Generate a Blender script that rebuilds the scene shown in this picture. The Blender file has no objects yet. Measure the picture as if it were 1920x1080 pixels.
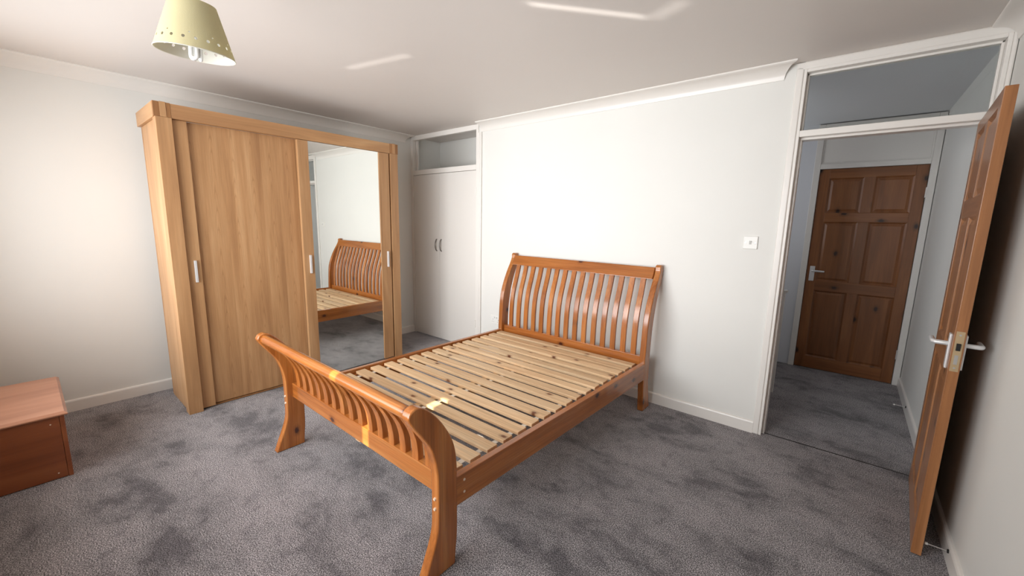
import bpy, bmesh, math, random
from mathutils import Matrix, Vector
random.seed(7)
S = bpy.context.scene
COL = S.collection
PI = math.pi

# ------------------------------------------------------------------ camera
F_PX = 760.08
yaw, pit, rol = 0.6908, -0.1632, 0.0202
fw = Vector((-math.sin(yaw)*math.cos(pit), math.cos(yaw)*math.cos(pit), math.sin(pit)))
rt = fw.cross(Vector((0, 0, 1))).normalized(); up = rt.cross(fw)
r2 = rt*math.cos(rol)+up*math.sin(rol); u2 = up*math.cos(rol)-rt*math.sin(rol)
cd = bpy.data.cameras.new('camera'); cam = bpy.data.objects.new('camera', cd); COL.objects.link(cam)
cd.sensor_fit = 'HORIZONTAL'; cd.sensor_width = 36; cd.lens = F_PX*36/1920; cd.clip_start = 0.02
cam.matrix_world = Matrix(((r2.x, u2.x, -fw.x, 4.2871), (r2.y, u2.y, -fw.y, -3.1873), (r2.z, u2.z, -fw.z, 1.454), (0, 0, 0, 1)))
S.camera = cam

# ------------------------------------------------------------------ world, lights, exposure
w = bpy.data.worlds.new('sky'); S.world = w; w.use_nodes = True
w.node_tree.nodes['Background'].inputs[0].default_value = (0.75, 0.85, 1.0, 1)
w.node_tree.nodes['Background'].inputs[1].default_value = 1.0
S.view_settings.view_transform = 'Standard'; S.view_settings.look = 'None'
S.view_settings.gamma = 1.0; S.view_settings.exposure = 0.0; S.view_settings.use_curve_mapping = False

def area(name, loc, direction, sx, sy, power, color, spread=PI):
    l = bpy.data.lights.new(name, 'AREA'); l.shape = 'RECTANGLE'; l.size = sx; l.size_y = sy
    l.energy = power; l.color = color; l.spread = spread
    o = bpy.data.objects.new(name, l); COL.objects.link(o); o.location = loc
    o.rotation_euler = Vector(direction).to_track_quat('-Z', 'Y').to_euler()
    return o
area('window_daylight', (1.95, -3.80, 1.45), (0, 1, 0.0), 3.1, 1.5, 84, (0.95, 0.975, 1.0), math.radians(128))
area('landing_daylight', (3.05, 1.2, 1.75), (1, 0.15, 0.25), 0.9, 1.1, 4.2, (0.97, 0.98, 1.0))
# added narrow lamps out of view, imitating reflected sun streaks on the ceiling
def streak_lamp(a, b, wd, power):
    a, b = Vector((a[0], a[1], 2.448)), Vector((b[0], b[1], 2.448)); c = (a+b)/2
    src = Vector((2.3, -3.7, 0.9)); d = c-src
    l = bpy.data.lights.new('added_streak_lamp', 'AREA'); l.shape = 'RECTANGLE'; l.spread = math.radians(1.3); l.energy = power; l.color = (1, 0.97, 0.92)
    z = -d.normalized(); x = ((b-a)-(b-a).dot(z)*z); l.size = x.length*0.85; l.size_y = wd; x.normalize(); y = z.cross(x)
    o = bpy.data.objects.new('added_streak_lamp', l); COL.objects.link(o)
    o.matrix_world = Matrix(((x.x, y.x, z.x, src.x), (x.y, y.y, z.y, src.y), (x.z, y.z, z.z, src.z), (0, 0, 0, 1)))
streak_lamp((2.98, -1.60), (3.42, -1.08), 0.012, 0.05)
streak_lamp((3.40, -1.08), (3.60, -1.16), 0.012, 0.012)
streak_lamp((1.50, -1.66), (2.11, -1.53), 0.02, 0.03)
sl = bpy.data.lights.new('sun', 'SUN'); sl.energy = 14; sl.color = (1.0, 0.90, 0.70); sl.angle = math.radians(0.5)
so = bpy.data.objects.new('sun', sl); COL.objects.link(so); so.location = (2.7, -6, 4)
so.rotation_euler = Vector((-0.06, 1, -0.81)).to_track_quat('-Z', 'Y').to_euler()

# ------------------------------------------------------------------ materials
def srgb(r, g, b):
    f = lambda c: (c/255/12.92) if c/255 <= 0.04045 else ((c/255+0.055)/1.055)**2.4
    return (f(r), f(g), f(b), 1)
def new_mat(name):
    m = bpy.data.materials.new(name); m.use_nodes = True
    nt = m.node_tree; b = nt.nodes['Principled BSDF']
    return m, nt, b
def nd(nt, t, **kw):
    n = nt.nodes.new(t)
    for k, v in kw.items():
        if k in n.inputs: n.inputs[k].default_value = v
        else: setattr(n, k, v)
    return n
def ramp(nt, stops):
    n = nt.nodes.new('ShaderNodeValToRGB'); e = n.color_ramp.elements
    while len(e) < len(stops): e.new(0.5)
    for i, (p, c) in enumerate(stops): e[i].position = p; e[i].color = c
    return n
def mix(nt, a, b, f, mode='MIX'):
    n = nt.nodes.new('ShaderNodeMix'); n.data_type = 'RGBA'; n.blend_type = mode
    for sock, v in ((n.inputs[0], f), (n.inputs[6], a), (n.inputs[7], b)):
        if hasattr(v, 'is_output'): nt.links.new(v, sock)
        else: sock.default_value = v
    return n.outputs[2]
def paint(name, col, rough=0.55, bump=0.0, bscale=180, vary=0.03):
    m, nt, b = new_mat(name); b.inputs['Roughness'].default_value = rough
    tc = nd(nt, 'ShaderNodeTexCoord'); n = nd(nt, 'ShaderNodeTexNoise', Scale=1.3, Detail=3.0)
    nt.links.new(tc.outputs['Object'], n.inputs['Vector'])
    d = tuple(max(0, c*(1-vary)) for c in col[:3])+(1,)
    r = ramp(nt, [(0.3, d), (0.7, col)]); nt.links.new(n.outputs['Fac'], r.inputs[0])
    nt.links.new(r.outputs[0], b.inputs['Base Color'])
    if bump:
        n2 = nd(nt, 'ShaderNodeTexNoise', Scale=bscale, Detail=2.0); nt.links.new(tc.outputs['Object'], n2.inputs['Vector'])
        bp = nd(nt, 'ShaderNodeBump', Strength=bump, Distance=0.004); nt.links.new(n2.outputs['Fac'], bp.inputs['Height'])
        nt.links.new(bp.outputs[0], b.inputs['Normal'])
    return m
def wood(name, axis, dark, mid, light, rough=0.38, knot=None, knot_scale=4.0, knot_size=0.10, stretch=14, rings=1.0, fine=0.25, coat=0.0, spec=0.5, base=1.0, knot_on=0.35, flat=None):
    """Plain sawn wood: streaks run along `axis`; every object gets its own piece of the tree."""
    m, nt, b = new_mat(name); b.inputs['Roughness'].default_value = rough
    b.inputs['Coat Weight'].default_value = coat; b.inputs['Coat Roughness'].default_value = 0.15
    b.inputs['Specular IOR Level'].default_value = spec
    tc = nd(nt, 'ShaderNodeTexCoord'); oi = nd(nt, 'ShaderNodeObjectInfo')
    cmb = nd(nt, 'ShaderNodeCombineXYZ')
    for i, k in enumerate((13.7, 7.3, 5.1)):
        q = nd(nt, 'ShaderNodeMath', operation='MULTIPLY'); q.inputs[1].default_value = k
        nt.links.new(oi.outputs['Random'], q.inputs[0]); nt.links.new(q.outputs[0], cmb.inputs[i])
    add = nd(nt, 'ShaderNodeVectorMath', operation='ADD')
    nt.links.new(tc.outputs['Object'], add.inputs[0]); nt.links.new(cmb.outputs[0], add.inputs[1])
    def mapped(s_along, s_across):
        mp = nd(nt, 'ShaderNodeMapping'); v = [s_across]*3; v[axis] = s_along
        mp.inputs['Scale'].default_value = v; nt.links.new(add.outputs[0], mp.inputs['Vector']); return mp.outputs[0]
    # slow bend of the grain
    wn = nd(nt, 'ShaderNodeTexNoise', Scale=1.0, Detail=1.0); nt.links.new(mapped(1.2*base, 3.0*base), wn.inputs['Vector'])
    n1 = nd(nt, 'ShaderNodeTexNoise', Scale=1.0, Detail=4.0, Roughness=0.55, Distortion=0.6*rings)
    nt.links.new(mapped(1.0*base, stretch*base), n1.inputs['Vector'])
    r1 = ramp(nt, [(0.25, dark), (0.5, mid), (0.75, light)])
    nt.links.new(n1.outputs['Fac'], r1.inputs[0])
    # annual lines
    wv = nd(nt, 'ShaderNodeTexNoise', Scale=1.0, Detail=6.0, Roughness=0.7, Distortion=0.3)
    nt.links.new(mapped(2.5*base, stretch*9*base), wv.inputs['Vector'])
    r2_ = ramp(nt, [(0.35, (1-fine, 1-fine, 1-fine, 1)), (0.62, (1, 1, 1, 1))]); nt.links.new(wv.outputs['Fac'], r2_.inputs[0])
    c = mix(nt, r1.outputs[0], r2_.outputs[0], 1.0, 'MULTIPLY')
    # one plank is a bit paler than the next
    hv = nd(nt, 'ShaderNodeMapRange'); hv.inputs[3].default_value = 0.90; hv.inputs[4].default_value = 1.08
    nt.links.new(oi.outputs['Random'], hv.inputs[0])
    hs = nd(nt, 'ShaderNodeHueSaturation'); nt.links.new(hv.outputs[0], hs.inputs['Value']); nt.links.new(c, hs.inputs['Color']); c = hs.outputs[0]
    if knot:
        vo = nd(nt, 'ShaderNodeTexVoronoi', Scale=1.0); vo.inputs['Randomness'].default_value = 1.0
        kmp = nd(nt, 'ShaderNodeMapping'); kv = [knot_scale]*3; kv[axis] = knot_scale*0.6
        if flat is not None: kv[flat] = 0.0
        kmp.inputs['Scale'].default_value = kv; nt.links.new(add.outputs[0], kmp.inputs['Vector']); 
        vo.voronoi_dimensions = '2D'; sp = nd(nt, 'ShaderNodeSeparateXYZ'); cb = nd(nt, 'ShaderNodeCombineXYZ'); nt.links.new(kmp.outputs[0], sp.inputs[0])
        for i, k in enumerate([k for k in (0, 1, 2) if k != (flat if flat is not None else 2)]): nt.links.new(sp.outputs[k], cb.inputs[i])
        nt.links.new(cb.outputs[0], vo.inputs['Vector'])
        kn = nd(nt, 'ShaderNodeTexNoise', Scale=60.0, Detail=2.0); nt.links.new(add.outputs[0], kn.inputs['Vector'])
        md = nd(nt, 'ShaderNodeMath', operation='MULTIPLY_ADD'); md.inputs[1].default_value = 0.06; nt.links.new(kn.outputs['Fac'], md.inputs[0]); nt.links.new(vo.outputs['Distance'], md.inputs[2])
        rk = ramp(nt, [(0.03+knot_size*0.55, (1, 1, 1, 1)), (0.03+knot_size, (0.35, 0.35, 0.35, 1)), (0.03+knot_size*1.9, (0, 0, 0, 1))]); nt.links.new(md.outputs[0], rk.inputs[0])
        sx = nd(nt, 'ShaderNodeSeparateColor'); nt.links.new(vo.outputs['Color'], sx.inputs[0])
        th = nd(nt, 'ShaderNodeMath', operation='LESS_THAN'); th.inputs[1].default_value = knot_on; nt.links.new(sx.outputs[0], th.inputs[0])
        mu = nd(nt, 'ShaderNodeMath', operation='MULTIPLY'); nt.links.new(rk.outputs[0], mu.inputs[0]); nt.links.new(th.outputs[0], mu.inputs[1])
        c = mix(nt, c, knot, mu.outputs[0])
    nt.links.new(c, b.inputs['Base Color'])
    bp = nd(nt, 'ShaderNodeBump', Strength=0.06, Distance=0.002); nt.links.new(wv.outputs['Fac'], bp.inputs['Height']); nt.links.new(bp.outputs[0], b.inputs['Normal'])
    return m
def plain(name, col, rough=0.4, metal=0.0):
    m, nt, b = new_mat(name); b.inputs['Base Color'].default_value = col; b.inputs['Roughness'].default_value = rough; b.inputs['Metallic'].default_value = metal
    n = nd(nt, 'ShaderNodeTexNoise', Scale=90.0, Detail=3.0); tc = nd(nt, 'ShaderNodeTexCoord'); nt.links.new(tc.outputs['Object'], n.inputs['Vector'])
    mr = nd(nt, 'ShaderNodeMapRange'); mr.inputs[3].default_value = max(0.02, rough-0.06); mr.inputs[4].default_value = rough+0.06
    nt.links.new(n.outputs['Fac'], mr.inputs[0]); nt.links.new(mr.outputs[0], b.inputs['Roughness'])
    return m
def carpet_mat():
    m, nt, b = new_mat('carpet'); b.inputs['Roughness'].default_value = 0.95; b.inputs['Specular IOR Level'].default_value = 0.1
    b.inputs['Sheen Weight'].default_value = 0.25; b.inputs['Sheen Roughness'].default_value = 0.5
    tc = nd(nt, 'ShaderNodeTexCoord')
    def noise(s, d, r=0.5, dist=0.0, sc=None):
        n = nd(nt, 'ShaderNodeTexNoise', Scale=s, Detail=d, Roughness=r, Distortion=dist)
        if sc:
            mp = nd(nt, 'ShaderNodeMapping'); mp.inputs['Scale'].default_value = sc; nt.links.new(tc.outputs['Object'], mp.inputs['Vector']); nt.links.new(mp.outputs[0], n.inputs['Vector'])
        else: nt.links.new(tc.outputs['Object'], n.inputs['Vector'])
        return n.outputs['Fac']
    pile = noise(205, 3.0, 0.75)
    r = ramp(nt, [(0.38, srgb(42, 39, 41)), (0.49, srgb(112, 107, 109)), (0.61, srgb(216, 210, 212))]); nt.links.new(pile, r.inputs[0])
    # pile brushed one way or the other: broad streaky patches
    lay = noise(2.2, 5.0, 0.68, 0.25, (1.0, 1.5, 1)); rl = ramp(nt, [(0.36, (0.42, 0.41, 0.43, 1)), (0.46, (0.84, 0.84, 0.84, 1)), (0.60, (1.12, 1.11, 1.11, 1))]); nt.links.new(lay, rl.inputs[0])
    small = noise(13, 3.0, 0.6, 0.4); rs = ramp(nt, [(0.33, (0.62, 0.61, 0.63, 1)), (0.46, (1, 1, 1, 1))]); nt.links.new(small, rs.inputs[0])
    c = mix(nt, r.outputs[0], rl.outputs[0], 1.0, 'MULTIPLY'); c = mix(nt, c, rs.outputs[0], 0.7, 'MULTIPLY')
    nt.links.new(c, b.inputs['Base Color'])
    bp = nd(nt, 'ShaderNodeBump', Strength=0.7, Distance=0.006); nt.links.new(pile, bp.inputs['Height']); nt.links.new(bp.outputs[0], b.inputs['Normal'])
    return m
M = {}
M['wall'] = paint('wall_emulsion', srgb(233, 232, 227), 0.6, 0.05, 160)
M['ceiling'] = paint('ceiling_emulsion', srgb(222, 215, 209), 0.45, 0.03, 120)
M['gloss'] = paint('white_gloss_paint', srgb(238, 234, 228), 0.3, 0.02, 60, 0.02)
M['board'] = paint('white_satin_board', srgb(232, 228, 222), 0.4, 0.02, 60, 0.02)
M['hall'] = paint('landing_emulsion', srgb(222, 224, 229), 0.6, 0.05, 160)
M['carpet'] = carpet_mat()
OAK = (srgb(166, 122, 82), srgb(186, 141, 97), srgb(202, 160, 116))
M['oak'] = {a: wood('oak_%s' % 'xyz'[a], a, *OAK, rough=0.42, stretch=9, fine=0.13, base=1.0) for a in (0, 1, 2)}
OAKD = (srgb(140, 95, 56), srgb(160, 112, 68), srgb(178, 128, 82))
M['oak_end'] = wood('oak_end_grain', 2, *OAKD, rough=0.5, stretch=6, fine=0.2)
HON = (srgb(148, 82, 32), srgb(182, 108, 48), srgb(206, 136, 72))
KN = srgb(74, 34, 16)
M['honey'] = {a: wood('honey_pine_%s' % 'xyz'[a], a, *HON, rough=0.26, knot=KN, knot_scale=5.5, knot_size=0.085, stretch=12, fine=0.3, coat=0.5, knot_on=0.32, flat=(1, 0, 0)[a]) for a in (0, 1, 2)}
RAW = (srgb(214, 172, 128), srgb(233, 196, 152), srgb(244, 214, 174))
M['raw'] = {a: wood('raw_pine_%s' % 'xyz'[a], a, *RAW, rough=0.55, knot=srgb(112, 66, 36), knot_scale=7.0, knot_size=0.085, stretch=16, fine=0.25, knot_on=0.45, flat=2) for a in (0, 1, 2)}
BRN = (srgb(140, 90, 52), srgb(164, 110, 68), srgb(184, 130, 86))
M['brown'] = {a: wood('stained_pine_%s' % 'xyz'[a], a, *BRN, rough=0.34, knot=srgb(54, 24, 12), knot_scale=6.0, knot_size=0.10, stretch=11, fine=0.2, coat=0.2, knot_on=0.3, flat=1) for a in (0, 1, 2)}
BRN_SHADED = (srgb(112, 66, 32), srgb(134, 82, 44), srgb(152, 98, 56))  # door brown made darker: the dim landing's shade is in the colour
M['shaded_brown'] = {a: wood('shaded_stained_pine_%s' % 'xyz'[a], a, *BRN_SHADED, rough=0.34, knot=srgb(44, 20, 10), knot_scale=6.0, knot_size=0.10, stretch=11, fine=0.2, coat=0.2, knot_on=0.3, flat=1) for a in (0, 1, 2)}
LID = (srgb(168, 108, 78), srgb(190, 130, 98), srgb(206, 148, 116))  # paler than the chest: window sheen on the lid put into its colour
M['lid'] = wood('sheen_lid_pine', 1, *LID, rough=0.35, stretch=7, fine=0.06, coat=0.4)
CHE = (srgb(122, 62, 28), srgb(142, 76, 38), srgb(158, 90, 48))
M['cherry'] = {a: wood('red_stained_pine_%s' % 'xyz'[a], a, *CHE, rough=0.32, knot=srgb(60, 24, 14), knot_scale=4.0, knot_size=0.05, stretch=9, fine=0.08, coat=0.6, knot_on=0.2, flat=0) for a in (0, 1, 2)}
M['white_plastic'] = plain('white_plastic', srgb(238, 237, 232), 0.35)
M['grey_plastic'] = plain('grey_rocker', srgb(205, 204, 200), 0.35)
M['steel'] = plain('brushed_steel', srgb(206, 204, 202), 0.34, 0.9)
M['satin_white'] = plain('satin_aluminium', srgb(226, 226, 226), 0.35, 0.35)
M['dull_steel'] = plain('dull_steel', srgb(140, 136, 132), 0.4, 0.9)
M['brass'] = plain('pale_brass', srgb(196, 172, 136), 0.4, 0.6)
M['dark'] = plain('dark_metal', srgb(30, 27, 25), 0.5, 0.3)
M['tape'] = plain('white_webbing', srgb(235, 230, 220), 0.8)
M['cap'] = plain('screw_cap', srgb(228, 205, 180), 0.35)
M['cord'] = plain('white_flex', srgb(150, 146, 140), 0.5)
M['bulb'] = plain('frosted_tube', srgb(240, 240, 238), 0.25)
M['shade_out'] = paint('cream_fabric', srgb(222, 214, 178), 0.85, 0.25, 500, 0.10)
def translucent(m, col, f):
    nt = m.node_tree; out = nt.nodes['Material Output']; t = nd(nt, 'ShaderNodeBsdfTranslucent', Color=col); x = nd(nt, 'ShaderNodeMixShader', Fac=f)
    nt.links.new(nt.nodes['Principled BSDF'].outputs[0], x.inputs[1]); nt.links.new(t.outputs[0], x.inputs[2]); nt.links.new(x.outputs[0], out.inputs[0])
M['shade_in'] = plain('white_lining', srgb(222, 220, 214), 0.6)
translucent(M['shade_out'], srgb(246, 238, 200), 0.45); translucent(M['shade_in'], srgb(246, 242, 225), 0.4)
m, nt, b = new_mat('mirror_glass'); b.inputs['Metallic'].default_value = 1.0; b.inputs['Roughness'].default_value = 0.0; b.inputs['Base Color'].default_value = (0.90, 0.925, 0.90, 1); M['mirror'] = m
m, nt, b = new_mat('clear_glass'); b.inputs['Roughness'].default_value = 0.0; b.inputs['Transmission Weight'].default_value = 1.0; b.inputs['IOR'].default_value = 1.45; b.inputs['Base Color'].default_value = (0.93, 0.96, 0.95, 1); M['glass'] = m

def veneer():
    """oak veneer laid in upright leaves, some with cathedral figure; leaves run along z, side by side along y"""
    m, nt, b = new_mat('oak_veneer'); b.inputs['Roughness'].default_value = 0.42
    L = nt.links.new
    def ma(op, x, y=None, z=None):
        n = nd(nt, 'ShaderNodeMath', operation=op)
        for i, v in enumerate((x, y, z)):
            if v is None: continue
            if hasattr(v, 'is_output'): L(v, n.inputs[i])
            else: n.inputs[i].default_value = v
        return n.outputs[0]
    tc = nd(nt, 'ShaderNodeTexCoord'); sp = nd(nt, 'ShaderNodeSeparateXYZ'); L(tc.outputs['Object'], sp.inputs[0])
    yy = ma('DIVIDE', ma('ADD', sp.outputs[1], 10.03), 0.128); cell = ma('FLOOR', yy); u = ma('SUBTRACT', ma('FRACT', yy), 0.5)
    wn = nd(nt, 'ShaderNodeTexWhiteNoise'); wn.noise_dimensions = '1D'; L(cell, wn.inputs['W']); rnd = wn.outputs['Value']
    zo = ma('ADD', sp.outputs[2], ma('MULTIPLY', rnd, 9.0))
    cb = nd(nt, 'ShaderNodeCombineXYZ'); L(sp.outputs[1], cb.inputs[1]); L(zo, cb.inputs[2])
    def noise(sy, sz, det, rough=0.5):
        mp = nd(nt, 'ShaderNodeMapping'); mp.inputs['Scale'].default_value = (1, sy, sz); L(cb.outputs[0], mp.inputs['Vector'])
        n = nd(nt, 'ShaderNodeTexNoise', Scale=1.0, Detail=det, Roughness=rough); L(mp.outputs[0], n.inputs['Vector']); return n.outputs['Fac']
    base = ramp(nt, [(0.3, OAK[0]), (0.5, OAK[1]), (0.72, OAK[2])]); L(noise(14, 0.8, 4.0), base.inputs[0])
    # cathedral arches
    arch = ma('ADD', ma('MULTIPLY', zo, 2.6), ma('MULTIPLY', ma('MULTIPLY', u, u), 26.0)); arch = ma('ADD', arch, ma('MULTIPLY', noise(9, 2.5, 2.0), 1.6))
    ln = ma('FRACT', ma('MULTIPLY', arch, 2.4)); rl = ramp(nt, [(0.0, (0.80, 0.77, 0.74, 1)), (0.35, (1, 1, 1, 1)), (0.9, (1, 1, 1, 1)), (1.0, (0.82, 0.79, 0.76, 1))]); L(ln, rl.inputs[0])
    on = ma('MULTIPLY', ma('GREATER_THAN', rnd, 0.45), 0.8)
    c = mix(nt, base.outputs[0], rl.outputs[0], on, 'MULTIPLY')
    fine = ramp(nt, [(0.35, (0.86, 0.85, 0.84, 1)), (0.6, (1, 1, 1, 1))]); L(noise(190, 5, 3.0, 0.7), fine.inputs[0]); c = mix(nt, c, fine.outputs[0], 1.0, 'MULTIPLY')
    hv = ma('MULTIPLY_ADD', rnd, 0.12, 0.94); hs = nd(nt, 'ShaderNodeHueSaturation'); L(hv, hs.inputs['Value']); L(c, hs.inputs['Color'])
    L(hs.outputs[0], b.inputs['Base Color']); return m
M['veneer'] = veneer()

# ------------------------------------------------------------------ mesh helpers (all shapes given in room coordinates)
def box(bm, x0, x1, y0, y1, z0, z1, mtx=None):
    vs = [Vector((x, y, z)) for x in (x0, x1) for y in (y0, y1) for z in (z0, z1)]
    if mtx: vs = [mtx @ v for v in vs]
    v = [bm.verts.new(q) for q in vs]
    for f in ((0, 1, 3, 2), (4, 6, 7, 5), (0, 4, 5, 1), (2, 3, 7, 6), (0, 2, 6, 4), (1, 5, 7, 3)): bm.faces.new([v[i] for i in f])
def prism(bm, pts, axis, a0, a1, skew=(0, 0)):
    """closed outline swept along an axis; pts are the other two coordinates in x,y,z order"""
    def P(p, a, s):
        q = [p[0], p[1]]; q.insert(axis, a); return Vector(q)
    A = [bm.verts.new(P(p, a0, 0)) for p in pts]; B = [bm.verts.new(P(p, a1, 1)) for p in pts]
    n = len(pts)
    bm.faces.new(A); bm.faces.new(B[::-1])
    for i in range(n): bm.faces.new((A[i], B[i], B[(i+1) % n], A[(i+1) % n]))
def tube(bm, path, r, seg=12, caps=True):
    rings = []
    n = len(path); path = [Vector(p) for p in path]
    prev = None
    for i, p in enumerate(path):
        t = (path[min(i+1, n-1)]-path[max(i-1, 0)]).normalized()
        a = t.orthogonal().normalized() if prev is None else (prev-t*prev.dot(t)).normalized()
        prev = a; bb = t.cross(a); rr = r[i] if isinstance(r, (list, tuple)) else r
        rings.append([bm.verts.new(p+rr*(math.cos(2*PI*k/seg)*a+math.sin(2*PI*k/seg)*bb)) for k in range(seg)])
    for A, B in zip(rings, rings[1:]):
        for k in range(seg): bm.faces.new((A[k], A[(k+1) % seg], B[(k+1) % seg], B[k]))
    if caps: bm.faces.new(rings[0][::-1]); bm.faces.new(rings[-1])
def catmull(pts, k=5):
    out = []
    n = len(pts)
    for i in range(n-1):
        p0, p1, p2, p3 = pts[max(i-1, 0)], pts[i], pts[i+1], pts[min(i+2, n-1)]
        for j in range(k):
            t = j/k
            out.append(tuple(0.5*((2*b)+(-a+c)*t+(2*a-5*b+4*c-d)*t*t+(-a+3*b-3*c+d)*t**3) for a, b, c, d in zip(p0, p1, p2, p3)))
    out.append(tuple(pts[-1])); return out
def root_of(o):
    while o.parent: o = o.parent
    return o
def obj(name, bm, mat, parent=None, bevel=0.0, smooth=False, seg=2, kind=None, label=None):
    me = bpy.data.meshes.new(name)
    bmesh.ops.recalc_face_normals(bm, faces=bm.faces)
    if parent is not None:
        off = root_of(parent).matrix_basis.inverted()
        bm.transform(off)
    bm.to_mesh(me); bm.free()
    me.materials.append(mat)
    if smooth:
        for p in me.polygons: p.use_smooth = True
    o = bpy.data.objects.new(name, me); COL.objects.link(o)
    if parent is not None: o.parent = parent
    if bevel:
        md = o.modifiers.new('bevel', 'BEVEL'); md.width = bevel; md.segments = seg; md.limit_method = 'ANGLE'; md.angle_limit = math.radians(40); md.harden_normals = False
    if smooth:
        try: me.set_sharp_from_angle(angle=math.radians(38))
        except Exception: pass
    if kind: o['kind'] = kind
    if label: o['label'] = label
    return o
def B(*boxes):
    bm = bmesh.new()
    for b_ in boxes: box(bm, *b_)
    return bm
def thing(name, label, cat, loc=(0, 0, 0), rotz=0, kind=None, group=None):
    o = bpy.data.objects.new(name, None); COL.objects.link(o); o.empty_display_size = 0.1
    o.location = loc; o.rotation_euler = (0, 0, rotz)
    o.matrix_basis = Matrix.Translation(loc) @ Matrix.Rotation(rotz, 4, 'Z')
    if label: o['label'] = label
    if cat: o['category'] = cat
    if kind: o['kind'] = kind
    if group: o['group'] = group
    return o
def struct(name, bm, mat, bevel=0.0, parent=None, smooth=False):
    return obj(name, bm, mat, parent, bevel, smooth, kind=None if parent else 'structure')
def copy_part(src, parent, delta):
    c = src.copy(); COL.objects.link(c); c.parent = parent; c.location = Vector(src.location)+Vector(delta); return c

# ------------------------------------------------------------------ room shell
H = 2.448; W = 4.795; YF = -3.85; YH = 1.945
struct('floor', B((-0.1, W+0.1, YF-0.1, 0.045, -0.1, 0)), M['carpet'])
struct('floor_landing', B((2.6, W+0.1, 0.05, YH+0.1, -0.1, 0)), M['carpet'])
struct('trim_1', B((3.93, W, 0.043, 0.052, -0.02, 0.0015)), M['dark'])
struct('ceiling', B((-0.1, W+0.1, YF-0.1, 0.5, H, H+0.1)), M['ceiling'])
struct('ceiling_landing', B((2.6, W+0.1, 0.5, YH+0.1, H, H+0.1), (2.6, W+0.1, 0.101, 0.5, H-0.004, H-0.0005)), M['hall'])
struct('wall_left', B((-0.1, 0, YF-0.1, 0.56, 0, H)), M['wall'])
struct('wall_back', B((1.165, 3.915, 0.0, 0.1, 0, H)), M['wall'])
struct('wall_right', B((W, W+0.1, YF-0.1, YH+0.1, 0, H)), M['wall'])
struct('wall_recess', B((0, 1.22, 0.46, 0.56, 0, H), (1.165, 1.22, 0.1, 0.46, 0, H)), M['wall'])
# landing beyond the open door
struct('wall_landing_far', B((2.6, 3.925, YH, YH+0.1, 0, H), (4.79, W, YH, YH+0.1, 0, H), (3.925, 4.79, YH+0.06, YH+0.1, 0, H)), M['hall'])
struct('wall_landing_left', B((2.5, 2.6, 0.05, YH+0.1, 0, H)), M['hall'])
struct('wall_landing_near', B((2.6, 3.915, 0.1, 0.104, 0, H)), M['hall'])
# window wall behind the photographer: unseen blinds added to cut the sun to a strip
SX0, SX1, SZ0 = 2.622, 2.676, 1.645
struct('wall_front', B((0, 0.4, YF-0.1, YF, 0, H), (3.7, W, YF-0.1, YF, 0, H), (0.4, 3.7, YF-0.1, YF, 0, 0.85), (0.4, 3.7, YF-0.1, YF, 2.25, H)), M['wall'])
wn = struct('window_1', B((0.4, 0.45, YF-0.09, YF-0.03, 0.85, 2.25), (3.65, 3.7, YF-0.09, YF-0.03, 0.85, 2.25), (0.45, 3.65, YF-0.09, YF-0.03, 0.85, 0.9), (0.45, 3.65, YF-0.09, YF-0.03, 2.235, 2.25)), M['gloss'])
obj('added_blind', B((0.4, SX0, YF-0.02, YF-0.005, 0.85, 2.25)), M['wall'], wn)
obj('added_blind', B((SX1, 3.7, YF-0.02, YF-0.005, 0.85, 2.25)), M['wall'], wn)
obj('added_blind', B((SX0, SX1, YF-0.02, YF-0.005, 0.85, SZ0)), M['wall'], wn)

def cove(n=9, d=0.1, h=0.083, lip=0.007):
    """profile in (out from wall, down from ceiling)"""
    pts = [(0, 0), (d, 0), (d, lip)]
    for i in range(n+1):
        a = (PI/2)*i/n
        pts.append((d-0.006-(d-0.014)*math.sin(a), lip+0.004+(h-lip-0.010)*(1-math.cos(a))))
    pts += [(0.006, h), (0, h)]
    return pts
def coving(name, axis, side, pos, a0, a1, mitre=0.0):
    bm = bmesh.new(); pts = [(pos+side*o_, H-d_) for o_, d_ in cove()]
    prism(bm, pts, axis, a0, a1)
    if mitre:                       # the free end is cut back towards the wall
        for v in bm.verts:
            if abs(v.co[axis]-a1) < 1e-5: v.co[axis] += mitre*(abs(v.co[1-axis]-pos)-0.1)
    return struct(name, bm, M['gloss'], smooth=True)
coving('trim_2', 1, 1, 0.0, YF, -0.014, 0.8)
coving('trim_3', 0, -1, 0.0, 1.2, 3.914, 0.75)
coving('trim_4', 1, -1, W, YF, -0.02)
def skirting(name, axis, side, pos, a0, a1, mat, h=0.088):
    bm = bmesh.new(); t = 0.016
    pts = [(pos, 0), (pos+side*t, 0), (pos+side*t, h-0.012), (pos+side*(t-0.003), h-0.004), (pos+side*(t-0.009), h), (pos, h)]
    prism(bm, pts, axis, a0, a1); return struct(name, bm, mat)
skirting('baseboard_left', 1, 1, 0.0, YF, -0.0, M['gloss'])
skirting('baseboard_back', 0, -1, 0.0, 1.217, 3.908, M['gloss'])
skirting('baseboard_right', 1, -1, W, YF, -0.02, M['gloss'])
skirting('baseboard_landing', 1, -1, W, 0.12, YH-0.03, M['gloss'])

# ------------------------------------------------------------------ frame of the bedroom door with its glazed transom
XD, XR, ZT, ZB = 3.961, 4.757, 2.386, 2.008
fr = struct('trim_5', B((3.945, XD, -0.012, 0.10, 0, H), (XR, 4.775, -0.012, 0.10, 0, H), (XD, XR, -0.012, 0.10, ZT, H)), M['gloss'], 0.003)
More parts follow.
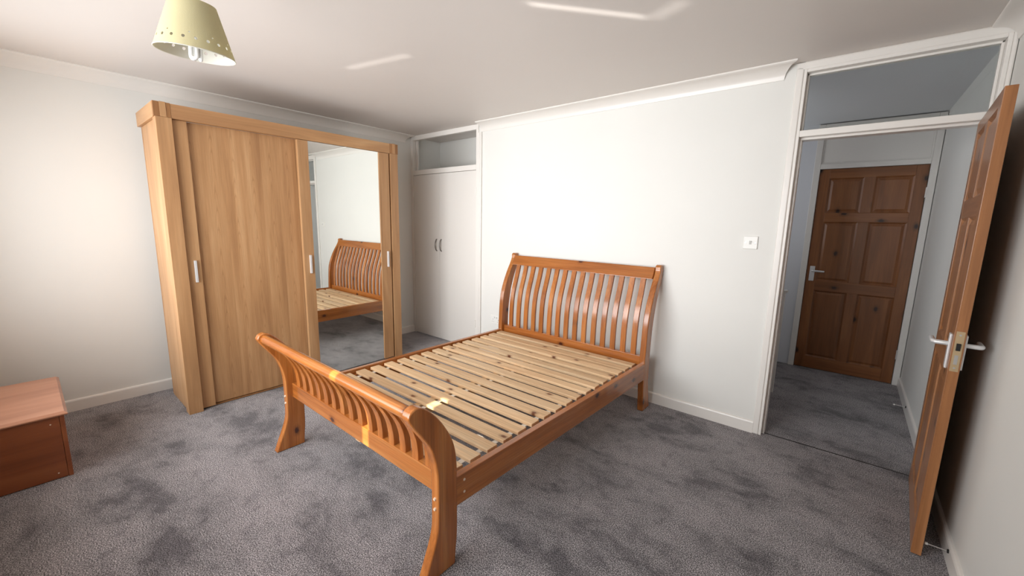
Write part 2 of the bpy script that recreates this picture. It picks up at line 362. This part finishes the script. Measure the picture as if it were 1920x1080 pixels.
# rounded architrave round it
def round_strip(x0, x1, z0, z1, r=0.012):
    return B((x0, x1, -0.016, -0.0, z0, z1))
obj('architrave', round_strip(3.906, 3.945, 0, 2.42), M['gloss'], fr, 0.012, seg=4)
obj('architrave', round_strip(4.775, W-0.002, 0, 2.42), M['gloss'], fr, 0.008, seg=4)
obj('architrave', round_strip(3.906, W-0.002, 2.402, H-0.002), M['gloss'], fr, 0.012, seg=4)
obj('transom_bar', B((XD, XR, -0.012, 0.10, ZB, 2.046)), M['gloss'], fr, 0.003)
obj('door_stop', B((XD, XD+0.014, 0.03, 0.10, 0, ZB-0.014)), M['gloss'], fr, 0.002)
obj('door_stop', B((XR-0.014, XR, 0.03, 0.10, 0, ZB-0.014)), M['gloss'], fr, 0.002)
obj('door_stop', B((XD, XR, 0.03, 0.10, ZB-0.014, ZB)), M['gloss'], fr, 0.002)
obj('strike_plate', B((XD-0.001, XD+0.0015, 0.0, 0.028, 0.86, 1.0)), M['steel'], fr)
for z in (0.25, 1.72): obj('hinge', B((XR-0.002, XR+0.001, -0.014, 0.03, z, z+0.09)), M['steel'], fr)
tw = struct('window_2', B((XD, XD+0.012, 0.03, 0.045, 2.046, ZT), (XR-0.012, XR, 0.03, 0.045, 2.046, ZT), (XD, XR, 0.03, 0.045, ZT-0.012, ZT), (XD, XR, 0.03, 0.045, 2.046, 2.054)), M['gloss'], 0.003)
obj('pane', B((XD+0.002, XR-0.002, 0.046, 0.050, 2.048, ZT-0.002)), M['glass'], tw)
obj('bead', B((XD, XD+0.012, 0.051, 0.065, 2.046, ZT), (XR-0.012, XR, 0.051, 0.065, 2.046, ZT), (XD, XR, 0.051, 0.065, ZT-0.012, ZT), (XD, XR, 0.051, 0.065, 2.046, 2.058)), M['gloss'], tw)

# ------------------------------------------------------------------ six-panel doors
def six_panel(root, w, h, t, mats, mirror_x):
    """leaf in the root's own axes: x away from the hinge, y through the thickness, z up"""
    G = root.matrix_basis
    def part(name, boxes, mat, bev=0.002):
        bm = bmesh.new()
        for q in boxes: box(bm, *q)
        bm.transform(G); return obj(name, bm, mat, root, bev)
    sw = 0.079; mw = 0.08; xm0 = w/2-mw/2; xm1 = w/2+mw/2
    rails = [(0, 0.122), (0.816, 0.916), (1.504, 1.592), (1.922, h)]
    for x0, x1 in ((0, sw), (w-sw, w)): part('stile', [(x0, x1, 0, t, 0, h)], mats[2])
    for z0, z1 in rails: part('rail', [(sw, w-sw, 0.0005, t-0.0005, z0, z1)], mats[0])
    for (a0, a1), (b0, b1) in zip(rails, rails[1:]):
        part('muntin', [(xm0, xm1, 0.0005, t-0.0005, a1, b0)], mats[2])
        for x0, x1 in ((sw, xm0), (xm1, w-sw)):
            bm = bmesh.new(); z0, z1 = a1, b0; d = 0.011; e = 0.012; g = 0.034
            def loop(ix, y): return [bm.verts.new((x0+ix, y, z0+ix)), bm.verts.new((x1-ix, y, z0+ix)), bm.verts.new((x1-ix, y, z1-ix)), bm.verts.new((x0+ix, y, z1-ix))]
            def bridge(A, C_):
                for i in range(4): bm.faces.new((A[i], A[(i+1) % 4], C_[(i+1) % 4], C_[i]))
            f = [loop(0, 0.002), loop(0.006, 0.006), loop(e, d), loop(e+0.004, d), loop(g, 0.004)]
            k = [loop(0, t-0.002), loop(0.006, t-0.006), loop(e, t-d), loop(e+0.004, t-d), loop(g, t-0.004)]
            for A, C_ in zip(f, f[1:]): bridge(A, C_)
            for A, C_ in zip(k, k[1:]): bridge(C_, A)
            bm.faces.new(f[-1]); bm.faces.new(k[-1][::-1]); bridge(f[0], k[0])
            bm.transform(G); obj('panel', bm, mats[2], root)
def lever(root, x, z, y, side, dirx, mat, label=None):
    """lever handle on the face at depth y; side = which way out of the leaf; dirx = which way the lever points"""
    G = root.matrix_basis
    bm = bmesh.new(); box(bm, x-0.021, x+0.021, min(y, y+side*0.009), max(y, y+side*0.009), z-0.075, z+0.075) ; bm.transform(G)
    h = obj('handle', bm, mat, root, 0.003, label=label)
    bm = bmesh.new(); tube(bm, [(x, y+side*0.006, z+0.03), (x, y+side*0.046, z+0.03), (x+dirx*0.004, y+side*0.052, z+0.03), (x+dirx*0.012, y+side*0.054, z+0.03), (x+dirx*0.10, y+side*0.054, z+0.028)], [0.0095, 0.0095, 0.0095, 0.0095, 0.009], 12)
    bm.transform(G); obj('lever', bm, mat, h, smooth=True)
    return h
# the open bedroom door: x of the leaf runs from the hinge towards the room
ang = math.atan2(-0.762, -0.052)
d1 = thing('door_1', 'brown stained six-panel pine door standing open against the right wall', 'door', (4.714, -0.004, 0.008), ang, kind='structure')
six_panel(d1, 0.762, 1.984, 0.035, M['brown'], False)
lever(d1, 0.762-0.055, 0.94, 0.0, -1, -1, M['satin_white'])
lever(d1, 0.762-0.055, 0.94, 0.035, 1, -1, M['satin_white'])
bm = bmesh.new(); box(bm, 0.762-0.001, 0.7635, 0.005, 0.030, 0.865, 1.035); bm.transform(d1.matrix_basis)
lp = obj('latch_plate', bm, M['brass'], d1)
bm = bmesh.new(); box(bm, 0.7632, 0.770, 0.011, 0.024, 0.955, 0.985); bm.transform(d1.matrix_basis); obj('latch_bolt', bm, M['dark'], lp, 0.001)
for zz in (0.88, 1.02):
    bm = bmesh.new(); tube(bm, [d1.matrix_basis @ Vector((0.763, 0.0175, zz)), d1.matrix_basis @ Vector((0.7645, 0.0175, zz))], 0.004, 10); obj('screw', bm, M['steel'], lp)
bm = bmesh.new(); box(bm, 0.7632, 0.7642, 0.012, 0.023, 0.895, 0.935); bm.transform(d1.matrix_basis); obj('keyhole', bm, M['steel'], lp)
# the shut door at the far end of the landing; hinges on its right
d2 = thing('door_2', 'shut brown six-panel pine door at the end of the landing, shade coloured in', 'door', (4.738, 1.968, 0.006), PI, kind='structure')
six_panel(d2, 0.763, 2.009, 0.035, M['shaded_brown'], True)
lever(d2, 0.763-0.045, 0.985, 0.035, 1, -1, M['satin_white'])
fr2 = struct('trim_6', B((3.92, 3.972, YH-0.028, YH+0.06, 0, H-0.01), (4.742, 4.79, YH-0.028, YH+0.06, 0, H-0.01), (3.972, 4.742, YH-0.028, YH+0.06, 2.018, 2.066), (3.972, 4.742, YH-0.028, YH+0.06, 2.405, H-0.01)), M['board'], 0.004)
obj('over_panel', B((3.972, 4.742, YH-0.012, YH+0.02, 2.066, 2.405)), M['board'], fr2)
obj('bead', B((3.972, 3.982, YH-0.02, YH-0.012, 2.07, 2.40), (4.732, 4.742, YH-0.02, YH-0.012, 2.07, 2.40), (3.972, 4.742, YH-0.02, YH-0.012, 2.066, 2.076)), M['board'], fr2, 0.002)
for z in (0.25, 1.73): obj('hinge', B((4.735, 4.747, YH-0.032, YH-0.026, z, z+0.09)), M['steel'], fr2)

# ------------------------------------------------------------------ built-in cupboard in the corner
cu = thing('built_in_cupboard', 'white built-in cupboard with two tall doors and open top compartment beside the wardrobe', 'cupboard', (0.6, 0.0, 0))
obj('frame', B((0.0, 0.048, -0.012, 0.03, 0.0, H-0.001), (1.132, 1.165, -0.012, 0.03, 0.0, H-0.001), (0.048, 1.132, -0.012, 0.03, 2.395, H-0.001), (0.048, 1.132, -0.012, 0.03, 1.987, 2.042)), M['gloss'], cu, 0.002)
obj('architrave', B((1.167, 1.188, -0.016, 0.0, 0.0, H-0.086), (1.192, 1.214, -0.02, 0.0, 0.0, H-0.086)), M['gloss'], cu, 0.004)
obj('shelf', B((0.003, 1.16, 0.03, 0.455, 1.96, 1.985)), M['board'], cu)
obj('batten', B((0.048, 0.085, 0.032, 0.05, 2.042, 2.395)), M['gloss'], cu, 0.002)
def cup_door(x0, x1, hx):
    d = obj('door', B((x0, x1, -0.008, 0.010, 0.008, 1.983)), M['board'], cu, 0.002)
    bm = bmesh.new()
    path = catmull([(hx, -0.006, 1.225), (hx, -0.022, 1.215), (hx, -0.034, 1.185), (hx, -0.038, 1.155), (hx, -0.034, 1.125), (hx, -0.022, 1.095), (hx, -0.006, 1.085)], 4)
    tube(bm, path, 0.006, 10); obj('handle', bm, M['dull_steel'], d, smooth=True, label='curved steel bow handle')
    return d
dl = cup_door(0.050, 0.524, 0.478); dr = cup_door(0.527, 1.130, 0.560)
for d, x in ((dl, 0.046), (dr, 1.128)):
    for z in (0.26, 1.72): obj('hinge', B((x-0.006, x+0.010, -0.018, -0.006, z, z+0.085)), M['gloss'], d, 0.002)

# ------------------------------------------------------------------ wardrobe
wd = thing('wardrobe', 'large oak sliding-door wardrobe with a mirror on its right-hand door', 'wardrobe', (0.44, -1.615, 0))
XF = 0.704; Y0, Y1 = -2.541, -0.690; HT = 2.183
ok = M['oak']
obj('post', B((0.62, XF, Y0, -2.455, 0, 2.088)), ok[2], wd, 0.0015)
obj('post', B((0.62, XF, -0.776, Y1, 0, 2.088)), ok[2], wd, 0.0015)
obj('side_panel', B((0.17, 0.62, -2.528, -2.508, 0, 2.085)), ok[2], wd, 0.001)
obj('side_panel', B((0.17, 0.62, -0.722, -0.702, 0, 2.085)), ok[2], wd, 0.001)
obj('back_panel', B((0.165, 0.17, -2.53, -0.70, 0.01, 2.08)), ok[2], wd)
obj('top_panel', B((0.17, 0.62, -2.508, -0.722, 2.06, 2.08)), ok[1], wd)
obj('bottom_panel', B((0.17, 0.655, -2.508, -0.722, 0.004, 0.014)), M['oak_end'], wd)
obj('front_beam', B((0.655, XF-0.004, -2.456, -0.776, 2.087, HT-0.003)), ok[1], wd, 0.0015)
obj('cornice', B((0.135, XF-0.03, Y0-0.006, -2.505, 2.086, HT)), ok[0], wd, 0.0015)
obj('cornice', B((0.135, XF-0.03, -0.725, Y1+0.006, 2.086, HT)), ok[0], wd, 0.0015)
def joint(ya, yb, yc, yd):
    obj('joint_block', B((XF-0.03, XF-0.0025, ya, yb, 2.089, HT-0.001)), M['oak_end'], wd, 0.001, label='darker end-grain block of the corner joint')
    obj('joint_block', B((XF-0.03, XF, yb, yc, 2.089, HT+0.001)), ok[2], wd, 0.001)
    obj('joint_block', B((XF-0.03, XF-0.0025, yc, yd, 2.089, HT-0.001)), M['oak_end'], wd, 0.001, label='darker end-grain block of the corner joint')
joint(Y0-0.006, -2.513, -2.480, -2.456)
joint(-0.775, -0.748, -0.716, Y1+0.006)
def pull(y, x, par):
    bm = B((x, x+0.018, y-0.008, y+0.008, 0.972, 1.130)); obj('handle', bm, M['satin_white'], par, 0.002, label='slim satin metal pull')
dA = obj('door', B((0.622, 0.652, -2.372, -1.60, 0.02, 2.086)), M['veneer'], wd, 0.001)
sA = obj('door_stile', B((0.622, 0.676, -2.449, -2.371, 0.012, 2.086)), ok[2], wd, 0.0015); pull(-2.407, 0.676, sA)
sB = obj('door_stile', B((0.664, 0.698, -1.652, -1.566, 0.012, 2.084)), ok[2], wd, 0.0015); pull(-1.602, 0.698, sB)
obj('mirror', B((0.672, 0.690, -1.566, -0.900, 0.014, 2.084)), M['mirror'], wd, label='tall mirror panel of the right-hand sliding door')
sC = obj('door_stile', B((0.664, 0.698, -0.900, -0.790, 0.012, 2.084)), ok[2], wd, 0.0015); pull(-0.832, 0.698, sC)

# ------------------------------------------------------------------ bed
bed = thing('bed', 'honey pine sleigh bed frame with bare slats, headboard against the white wall', 'bed', (2.42, -1.2, 0))
hn = M['honey']
foot_front = [(-2.320, 0), (-2.290, 0.075), (-2.262, 0.145), (-2.247, 0.195), (-2.242, 0.24), (-2.240, 0.34), (-2.241, 0.43), (-2.245, 0.48), (-2.256, 0.532), (-2.276, 0.589), (-2.308, 0.640), (-2.350, 0.697), (-2.370, 0.731), (-2.372, 0.748), (-2.360, 0.766), (-2.335, 0.774), (-2.304, 0.763), (-2.266, 0.731), (-2.220, 0.677), (-2.176, 0.605), (-2.151, 0.541), (-2.140, 0.469), (-2.138, 0.36), (-2.138, 0.155), (-2.146, 0.06), (-2.150, 0)]
def dense(p): return catmull(p, 4)
FX = -0.020; HX = 0.022           # the frame is racked a little: foot end left, head end right
for x0 in (1.676+FX, 3.121+FX):
    bm = bmesh.new(); prism(bm, dense(foot_front), 0, x0, x0+0.045); lg = obj('foot_post', bm, hn[2], bed, 0.006, smooth=True, seg=3)
    for z in (0.345, 0.300):
        bm = bmesh.new(); tube(bm, [(x0+0.024, -2.2385, z), (x0+0.024, -2.246, z)], [0.0075, 0.0055], 10)
        obj('bolt', bm, M['cap'], lg, smooth=True)
bx0, bx1 = 1.721+FX, 3.121+FX
bm = bmesh.new()
pts = [(-2.335+0.026*math.cos(a), 0.737+0.026*math.sin(a)) for a in [2*PI*i/24 for i in range(24)]]
prism(bm, pts, 0, bx0, bx1); obj('foot_top_rail', bm, hn[0], bed, smooth=True)
obj('foot_rail', B((bx0, bx1, -2.205, -2.168, 0.335, 0.427)), hn[0], bed, 0.003)
def ribbon(cl, th, x0, x1):
    """slat that follows a centre line in y,z"""
    cl = catmull(cl, 5); L = []; R_ = []
    for i, p in enumerate(cl):
        a = Vector(cl[max(i-1, 0)]); c = Vector(cl[min(i+1, len(cl)-1)]); t = (c-a).normalized(); n = Vector((-t.y, t.x))
        L.append(tuple(Vector(p)+n*th/2)); R_.append(tuple(Vector(p)-n*th/2))
    bm = bmesh.new(); prism(bm, L+R_[::-1], 0, x0, x1); return bm
NS = 15
fs = obj('foot_slat', ribbon([(-2.185, 0.425), (-2.186, 0.47), (-2.195, 0.53), (-2.215, 0.585), (-2.248, 0.640), (-2.290, 0.690), (-2.325, 0.722)], 0.030, 1.818+FX-0.0215-0.015, 1.818+FX+0.0215-0.015), hn[2], bed, 0.002, smooth=True)
for i in range(1, NS): copy_part(fs, bed, ((3.068-1.818)/(NS-1)*i, 0, 0))
head_front = [(-0.220, 0), (-0.232, 0.1), (-0.242, 0.19), (-0.250, 0.28), (-0.250, 0.40), (-0.246, 0.50), (-0.240, 0.62), (-0.228, 0.73), (-0.205, 0.81), (-0.175, 0.885), (-0.135, 0.965), (-0.085, 1.050), (-0.064, 1.095), (-0.062, 1.125), (-0.045, 1.141), (-0.020, 1.139), (-0.006, 1.118), (-0.006, 1.090), (-0.033, 1.004), (-0.071, 0.915), (-0.113, 0.789), (-0.137, 0.659), (-0.148, 0.528), (-0.150, 0.4), (-0.148, 0.3), (-0.140, 0.197), (-0.117, 0.103), (-0.088, 0)]
for x0 in (1.668+HX, 3.121+HX):
    bm = bmesh.new(); prism(bm, dense(head_front), 0, x0, x0+0.045); obj('head_post', bm, hn[2], bed, 0.006, smooth=True, seg=3)
hx0, hx1 = 1.713+HX, 3.121+HX
bm = bmesh.new(); prism(bm, [(-0.112, 1.033), (-0.088, 1.040+0.04), (-0.072, 1.112), (-0.066, 1.122), (-0.046, 1.122), (-0.044, 1.110), (-0.058, 1.076), (-0.078, 1.033)], 0, hx0, hx1); obj('head_top_rail', bm, hn[0], bed, 0.004)
obj('head_rail', B((hx0, hx1, -0.216, -0.180, 0.335, 0.440)), hn[0], bed, 0.003)
hs = obj('head_slat', ribbon([(-0.200, 0.435), (-0.200, 0.52), (-0.196, 0.62), (-0.186, 0.72), (-0.168, 0.80), (-0.142, 0.88), (-0.115, 0.96), (-0.092, 1.04)], 0.020, 1.816-0.021, 1.816+0.021), hn[2], bed, 0.002, smooth=True)
for i in range(1, NS): copy_part(hs, bed, ((3.072-1.816)/(NS-1)*i, 0, 0))
# side rails follow the slight rack
def slant(name, xa, xb, t, z0, z1, ya, yb, mat, bev=0.003):
    bm = bmesh.new()
    v = [bm.verts.new(q) for q in ((xa, ya, z0), (xa+t, ya, z0), (xa+t, ya, z1), (xa, ya, z1), (xb, yb, z0), (xb+t, yb, z0), (xb+t, yb, z1), (xb, yb, z1))]
    for f in ((0, 1, 2, 3), (7, 6, 5, 4), (0, 4, 5, 1), (1, 5, 6, 2), (2, 6, 7, 3), (3, 7, 4, 0)): bm.faces.new([v[i] for i in f])
    return obj(name, bm, mat, bed, bev)
YA, YB = -2.142, -0.246
rl = slant('side_rail', 1.655, 1.692, 0.034, 0.265, 0.398, YA, YB, hn[1])
rr = slant('side_rail', 3.110, 3.153, 0.034, 0.265, 0.398, YA, YB, hn[1])
for z in (0.368, 0.312):
    bm = bmesh.new(); tube(bm, [(3.1435, -2.098, z), (3.1465, -2.098, z)], 0.006, 10); obj('bolt', bm, M['cap'], rr)
slant('ledger', 1.689, 1.726, 0.022, 0.335, 0.3665, YA, YB, hn[1])
slant('ledger', 3.088, 3.131, 0.022, 0.335, 0.3665, YA, YB, hn[1])
slant('centre_beam', 2.385, 2.425, 0.045, 0.290, 0.3655, -2.17, -0.185, M['raw'][1])
for xa, xb in ((1.745, 1.782), (2.455, 2.50), (3.022, 3.062)): slant('tape', xa, xb, 0.026, 0.3645, 0.3668, -2.13, -0.25, M['tape'], 0)
ws = obj('bed_slat', B((1.699, 3.082, -2.081-0.0345, -2.081+0.0345, 0.367, 0.386)), M['raw'][0], bed, 0.002)
for i in range(1, 17): copy_part(ws, bed, (0.0023*i, 0.112*i, random.uniform(-0.0002, 0.001)))

# ------------------------------------------------------------------ chest by the left wall
ch = thing('wooden_chest', 'low reddish brown wooden chest with a flat lid at the left edge', 'chest', (0.72, -3.36, 0))
cy = M['cherry']
bm = bmesh.new()
def chamf(x0, x1, y0, y1, z0, z1, c):
    A = [(x0+c*0.4, y0+c*0.4, z0), (x1-c*0.4, y0+c*0.4, z0), (x1-c*0.4, y1-c*0.4, z0), (x0+c*0.4, y1-c*0.4, z0)]
    Bm = [(x0, y0, z0+c*0.4), (x1, y0, z0+c*0.4), (x1, y1, z0+c*0.4), (x0, y1, z0+c*0.4)]
    Bt = [(x0, y0, z1-c), (x1, y0, z1-c), (x1, y1, z1-c), (x0, y1, z1-c)]
    T = [(x0+c, y0+c, z1), (x1-c, y0+c, z1), (x1-c, y1-c, z1), (x0+c, y1-c, z1)]
    rings = [[bm.verts.new(q) for q in r] for r in (A, Bm, Bt, T)]
    bm.faces.new(rings[0][::-1]); bm.faces.new(rings[-1])
    for a, b_ in zip(rings, rings[1:]):
        for i in range(4): bm.faces.new((a[i], a[(i+1) % 4], b_[(i+1) % 4], b_[i]))
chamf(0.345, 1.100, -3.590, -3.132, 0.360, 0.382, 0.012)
obj('lid', bm, M['lid'], ch, label='lid with window sheen in its colour')
ep = obj('end_panel', B((1.068, 1.084, -3.58, -3.166, 0.004, 0.360)), cy[1], ch, 0.001)
obj('end_panel', B((0.356, 0.372, -3.58, -3.166, 0.004, 0.360)), cy[1], ch, 0.001)
obj('side_panel', B((0.356, 1.086, -3.165, -3.146, 0.0, 0.360)), cy[0], ch, 0.003)
obj('side_panel', B((0.356, 1.086, -3.598, -3.581, 0.0, 0.360)), cy[0], ch, 0.003)
obj('base_panel', B((0.372, 1.068, -3.58, -3.166, 0.02, 0.034)), cy[0], ch)
for z in (0.32, 0.035):
    bm = bmesh.new(); tube(bm, [(1.0835, -3.20, z), (1.0855, -3.20, z)], 0.0035, 10); obj('screw_cap', bm, M['cap'], ep)

# ------------------------------------------------------------------ pendant lamp
LC = Vector((2.42, -2.7167, 2.016)); LN = Vector((0.101, 0.0044, 1)).normalized(); RB, RT, LH = 0.1160, 0.0660, 0.160
la = LN.cross(Vector((0, 1, 0))).normalized(); lb = LN.cross(la)
def LP(r, a, h): return LC+LN*h+r*(math.cos(a)*la+math.sin(a)*lb)
TOP = LC+LN*LH
lamp = thing('pendant_lamp', 'cream fabric pendant lampshade with punched dots hanging from the ceiling', 'lamp', (TOP.x, TOP.y, H))
SEG = 72
def shell(r_off, inner):
    bm = bmesh.new(); t = 0.0012
    rings = []
    for h, r in ((0, RB), (LH, RT)): rings.append([bm.verts.new(LP(r+r_off, 2*PI*k/SEG, h)) for k in range(SEG)])
    rin = []
    for h, r in ((0, RB), (LH, RT)): rin.append([bm.verts.new(LP(r+r_off-t, 2*PI*k/SEG, h)) for k in range(SEG)])
    for k in range(SEG):
        j = (k+1) % SEG
        bm.faces.new((rings[0][k], rings[0][j], rings[1][j], rings[1][k])); bm.faces.new((rin[0][j], rin[0][k], rin[1][k], rin[1][j]))
        bm.faces.new((rings[0][j], rings[0][k], rin[0][k], rin[0][j])); bm.faces.new((rings[1][k], rings[1][j], rin[1][j], rin[1][k]))
    return bm
cut = bmesh.new(); NH = 20
for k in range(NH):
    a = 2*PI*(k+0.3)/NH
    for h, rr_, da in ((0.030, 0.0050, 0), (0.046, 0.0024, 0.5*2*PI/NH)):
        if rr_ < 0.004 and k % 2: continue
        rm = RB+(RT-RB)*h/LH
        tube(cut, [LP(rm-0.012, a+da, h), LP(rm+0.012, a+da, h)], rr_, 10)
cme = bpy.data.meshes.new('cut'); cut.to_mesh(cme); cut.free(); cob = bpy.data.objects.new('cut', cme); COL.objects.link(cob); cob.location = -Vector(lamp.location)
def punched(name, bm, mat, parent):
    o = obj(name, bm, mat, parent, smooth=True)
    off = Matrix.Translation(lamp.location)
    tmp = bpy.data.objects.new('tmp', o.data); COL.objects.link(tmp)
    md = tmp.modifiers.new('holes', 'BOOLEAN'); md.operation = 'DIFFERENCE'; md.object = cob; md.solver = 'EXACT'
    bpy.context.view_layer.update(); dg = bpy.context.evaluated_depsgraph_get()
    me = bpy.data.meshes.new_from_object(tmp.evaluated_get(dg)); bpy.data.objects.remove(tmp)
    me.name = name; o.data = me
    if not me.materials: me.materials.append(mat)
    for p in me.polygons: p.use_smooth = True; p.material_index = 0
    me.set_sharp_from_angle(angle=math.radians(38))
    return o
sh = punched('lamp_shade', shell(0.0013, False), M['shade_out'], lamp)
punched('lining', shell(0.0, True), M['shade_in'], sh)
bpy.data.objects.remove(cob)
bm = bmesh.new()
tube(bm, [LP(RB+0.0012, 2*PI*k/48, 0.0) for k in range(49)], 0.0016, 6, False); obj('rim', bm, M['shade_in'], sh, smooth=True)
bm = bmesh.new(); tube(bm, [(TOP.x-0.0, TOP.y, TOP.z-0.03), (TOP.x, TOP.y, H-0.02)], 0.0035, 8); obj('cord', bm, M['cord'], lamp, smooth=True)
bm = bmesh.new(); tube(bm, [(TOP.x, TOP.y, H), (TOP.x, TOP.y, H-0.012), (TOP.x, TOP.y, H-0.025)], [0.04, 0.038, 0.012], 20); obj('ceiling_rose', bm, M['white_plastic'], lamp, smooth=True)
def ax(h): return LC+LN*h
bm = bmesh.new(); tube(bm, [ax(LH), ax(LH-0.03), ax(LH-0.06), ax(LH-0.075)], [0.012, 0.017, 0.019, 0.019], 16)
for k in range(3): tube(bm, [LP(0.015, 2*PI*k/3, LH-0.03), LP(RT-0.001, 2*PI*k/3, LH-0.004)], 0.0015, 6)
obj('lamp_holder', bm, M['white_plastic'], lamp, smooth=True)
bm = bmesh.new(); tube(bm, [ax(LH-0.075), ax(LH-0.095), ax(LH-0.115)], [0.018, 0.022, 0.020], 16)
for q in range(3):
    a0 = 2*PI*q/3+0.4; cdir = math.cos(a0)*la+math.sin(a0)*lb; sdir = math.cos(a0+PI/2)*la+math.sin(a0+PI/2)*lb
    def U(o, h): return ax(h)+cdir*0.013+sdir*o
    path = [U(-0.009, LH-0.11), U(-0.009, LH-0.166)]+[U(0.009*math.sin(t), LH-0.166-0.009*math.cos(t)) for t in [(-PI/2)+PI*i/6 for i in range(1, 6)]]+[U(0.009, LH-0.166), U(0.009, LH-0.11)]
    tube(bm, path, 0.006, 10)
obj('bulb', bm, M['bulb'], lamp, smooth=True, label='unlit white energy-saving bulb of bent tubes')

# ------------------------------------------------------------------ switch, socket, door stops, landing balustrade
sw = thing('light_switch', 'white single rocker light switch on the back wall by the doorway', 'switch', (3.761, 0, 1.342))
obj('plate', B((3.718, 3.804, -0.009, -0.0, 1.299, 1.385)), M['white_plastic'], sw, 0.003)
bm = bmesh.new(); prism(bm, [(-0.008, 1.330), (-0.010, 1.330), (-0.014, 1.353), (-0.008, 1.355)], 0, 3.754, 3.768); obj('rocker', bm, M['grey_plastic'], sw)
for x in (3.731, 3.791):
    bm = bmesh.new(); tube(bm, [(x, -0.0085, 1.342), (x, -0.0097, 1.342)], 0.0038, 10); obj('screw', bm, M['steel'], sw)
sk = thing('wall_socket', 'white double socket low on the wall behind the bed headboard', 'socket', (1.440, 0, 0.397))
obj('plate', B((1.367, 1.513, -0.010, 0.0, 0.354, 0.440)), M['white_plastic'], sk, 0.003)
for x in (1.425, 1.455): obj('rocker', B((x-0.006, x+0.006, -0.013, -0.009, 0.415, 0.432)), M['grey_plastic'], sk, 0.001)
for x in (1.402, 1.478):
    obj('pin_hole', B((x-0.002, x+0.002, -0.0108, -0.0095, 0.398, 0.406), (x-0.014, x-0.008, -0.0108, -0.0095, 0.376, 0.380), (x+0.008, x+0.014, -0.0108, -0.0095, 0.376, 0.380)), M['dark'], sk)
def door_stop(y, z, label):
    t = thing('door_stop', label, 'door stop', (W-0.016, y, z))
    bm = bmesh.new(); x1 = W-0.016
    tube(bm, [(x1, y, z), (x1-0.004, y, z), (x1-0.006, y, z)], [0.009, 0.009, 0.004], 12); obj('base', bm, M['dark'], t, smooth=True)
    bm = bmesh.new(); tube(bm, [(x1-0.005, y, z), (x1-0.066, y, z)], 0.0026, 8); obj('rod', bm, M['steel'], t, smooth=True)
    bm = bmesh.new(); tube(bm, [(x1-0.064, y, z), (x1-0.066, y, z), (x1-0.074, y, z), (x1-0.076, y, z)], [0.003, 0.006, 0.006, 0.003], 10); obj('tip', bm, M['white_plastic'], t, smooth=True)
door_stop(-0.738, 0.062, 'thin metal door stop on the skirting behind the open door')
door_stop(1.14, 0.065, 'thin metal door stop on the landing skirting')
bal = thing('balustrade_panel', 'white half-height boarded panel just inside the landing doorway', 'balustrade', (3.6, 0.94, 0))
obj('panel', B((3.1, 3.912, 0.925, 0.955, 0.0, 0.900)), M['board'], bal, 0.002)
obj('cap', B((3.1, 3.926, 0.915, 0.965, 0.900, 0.920)), M['board'], bal, 0.003)
bpy.context.view_layer.update()
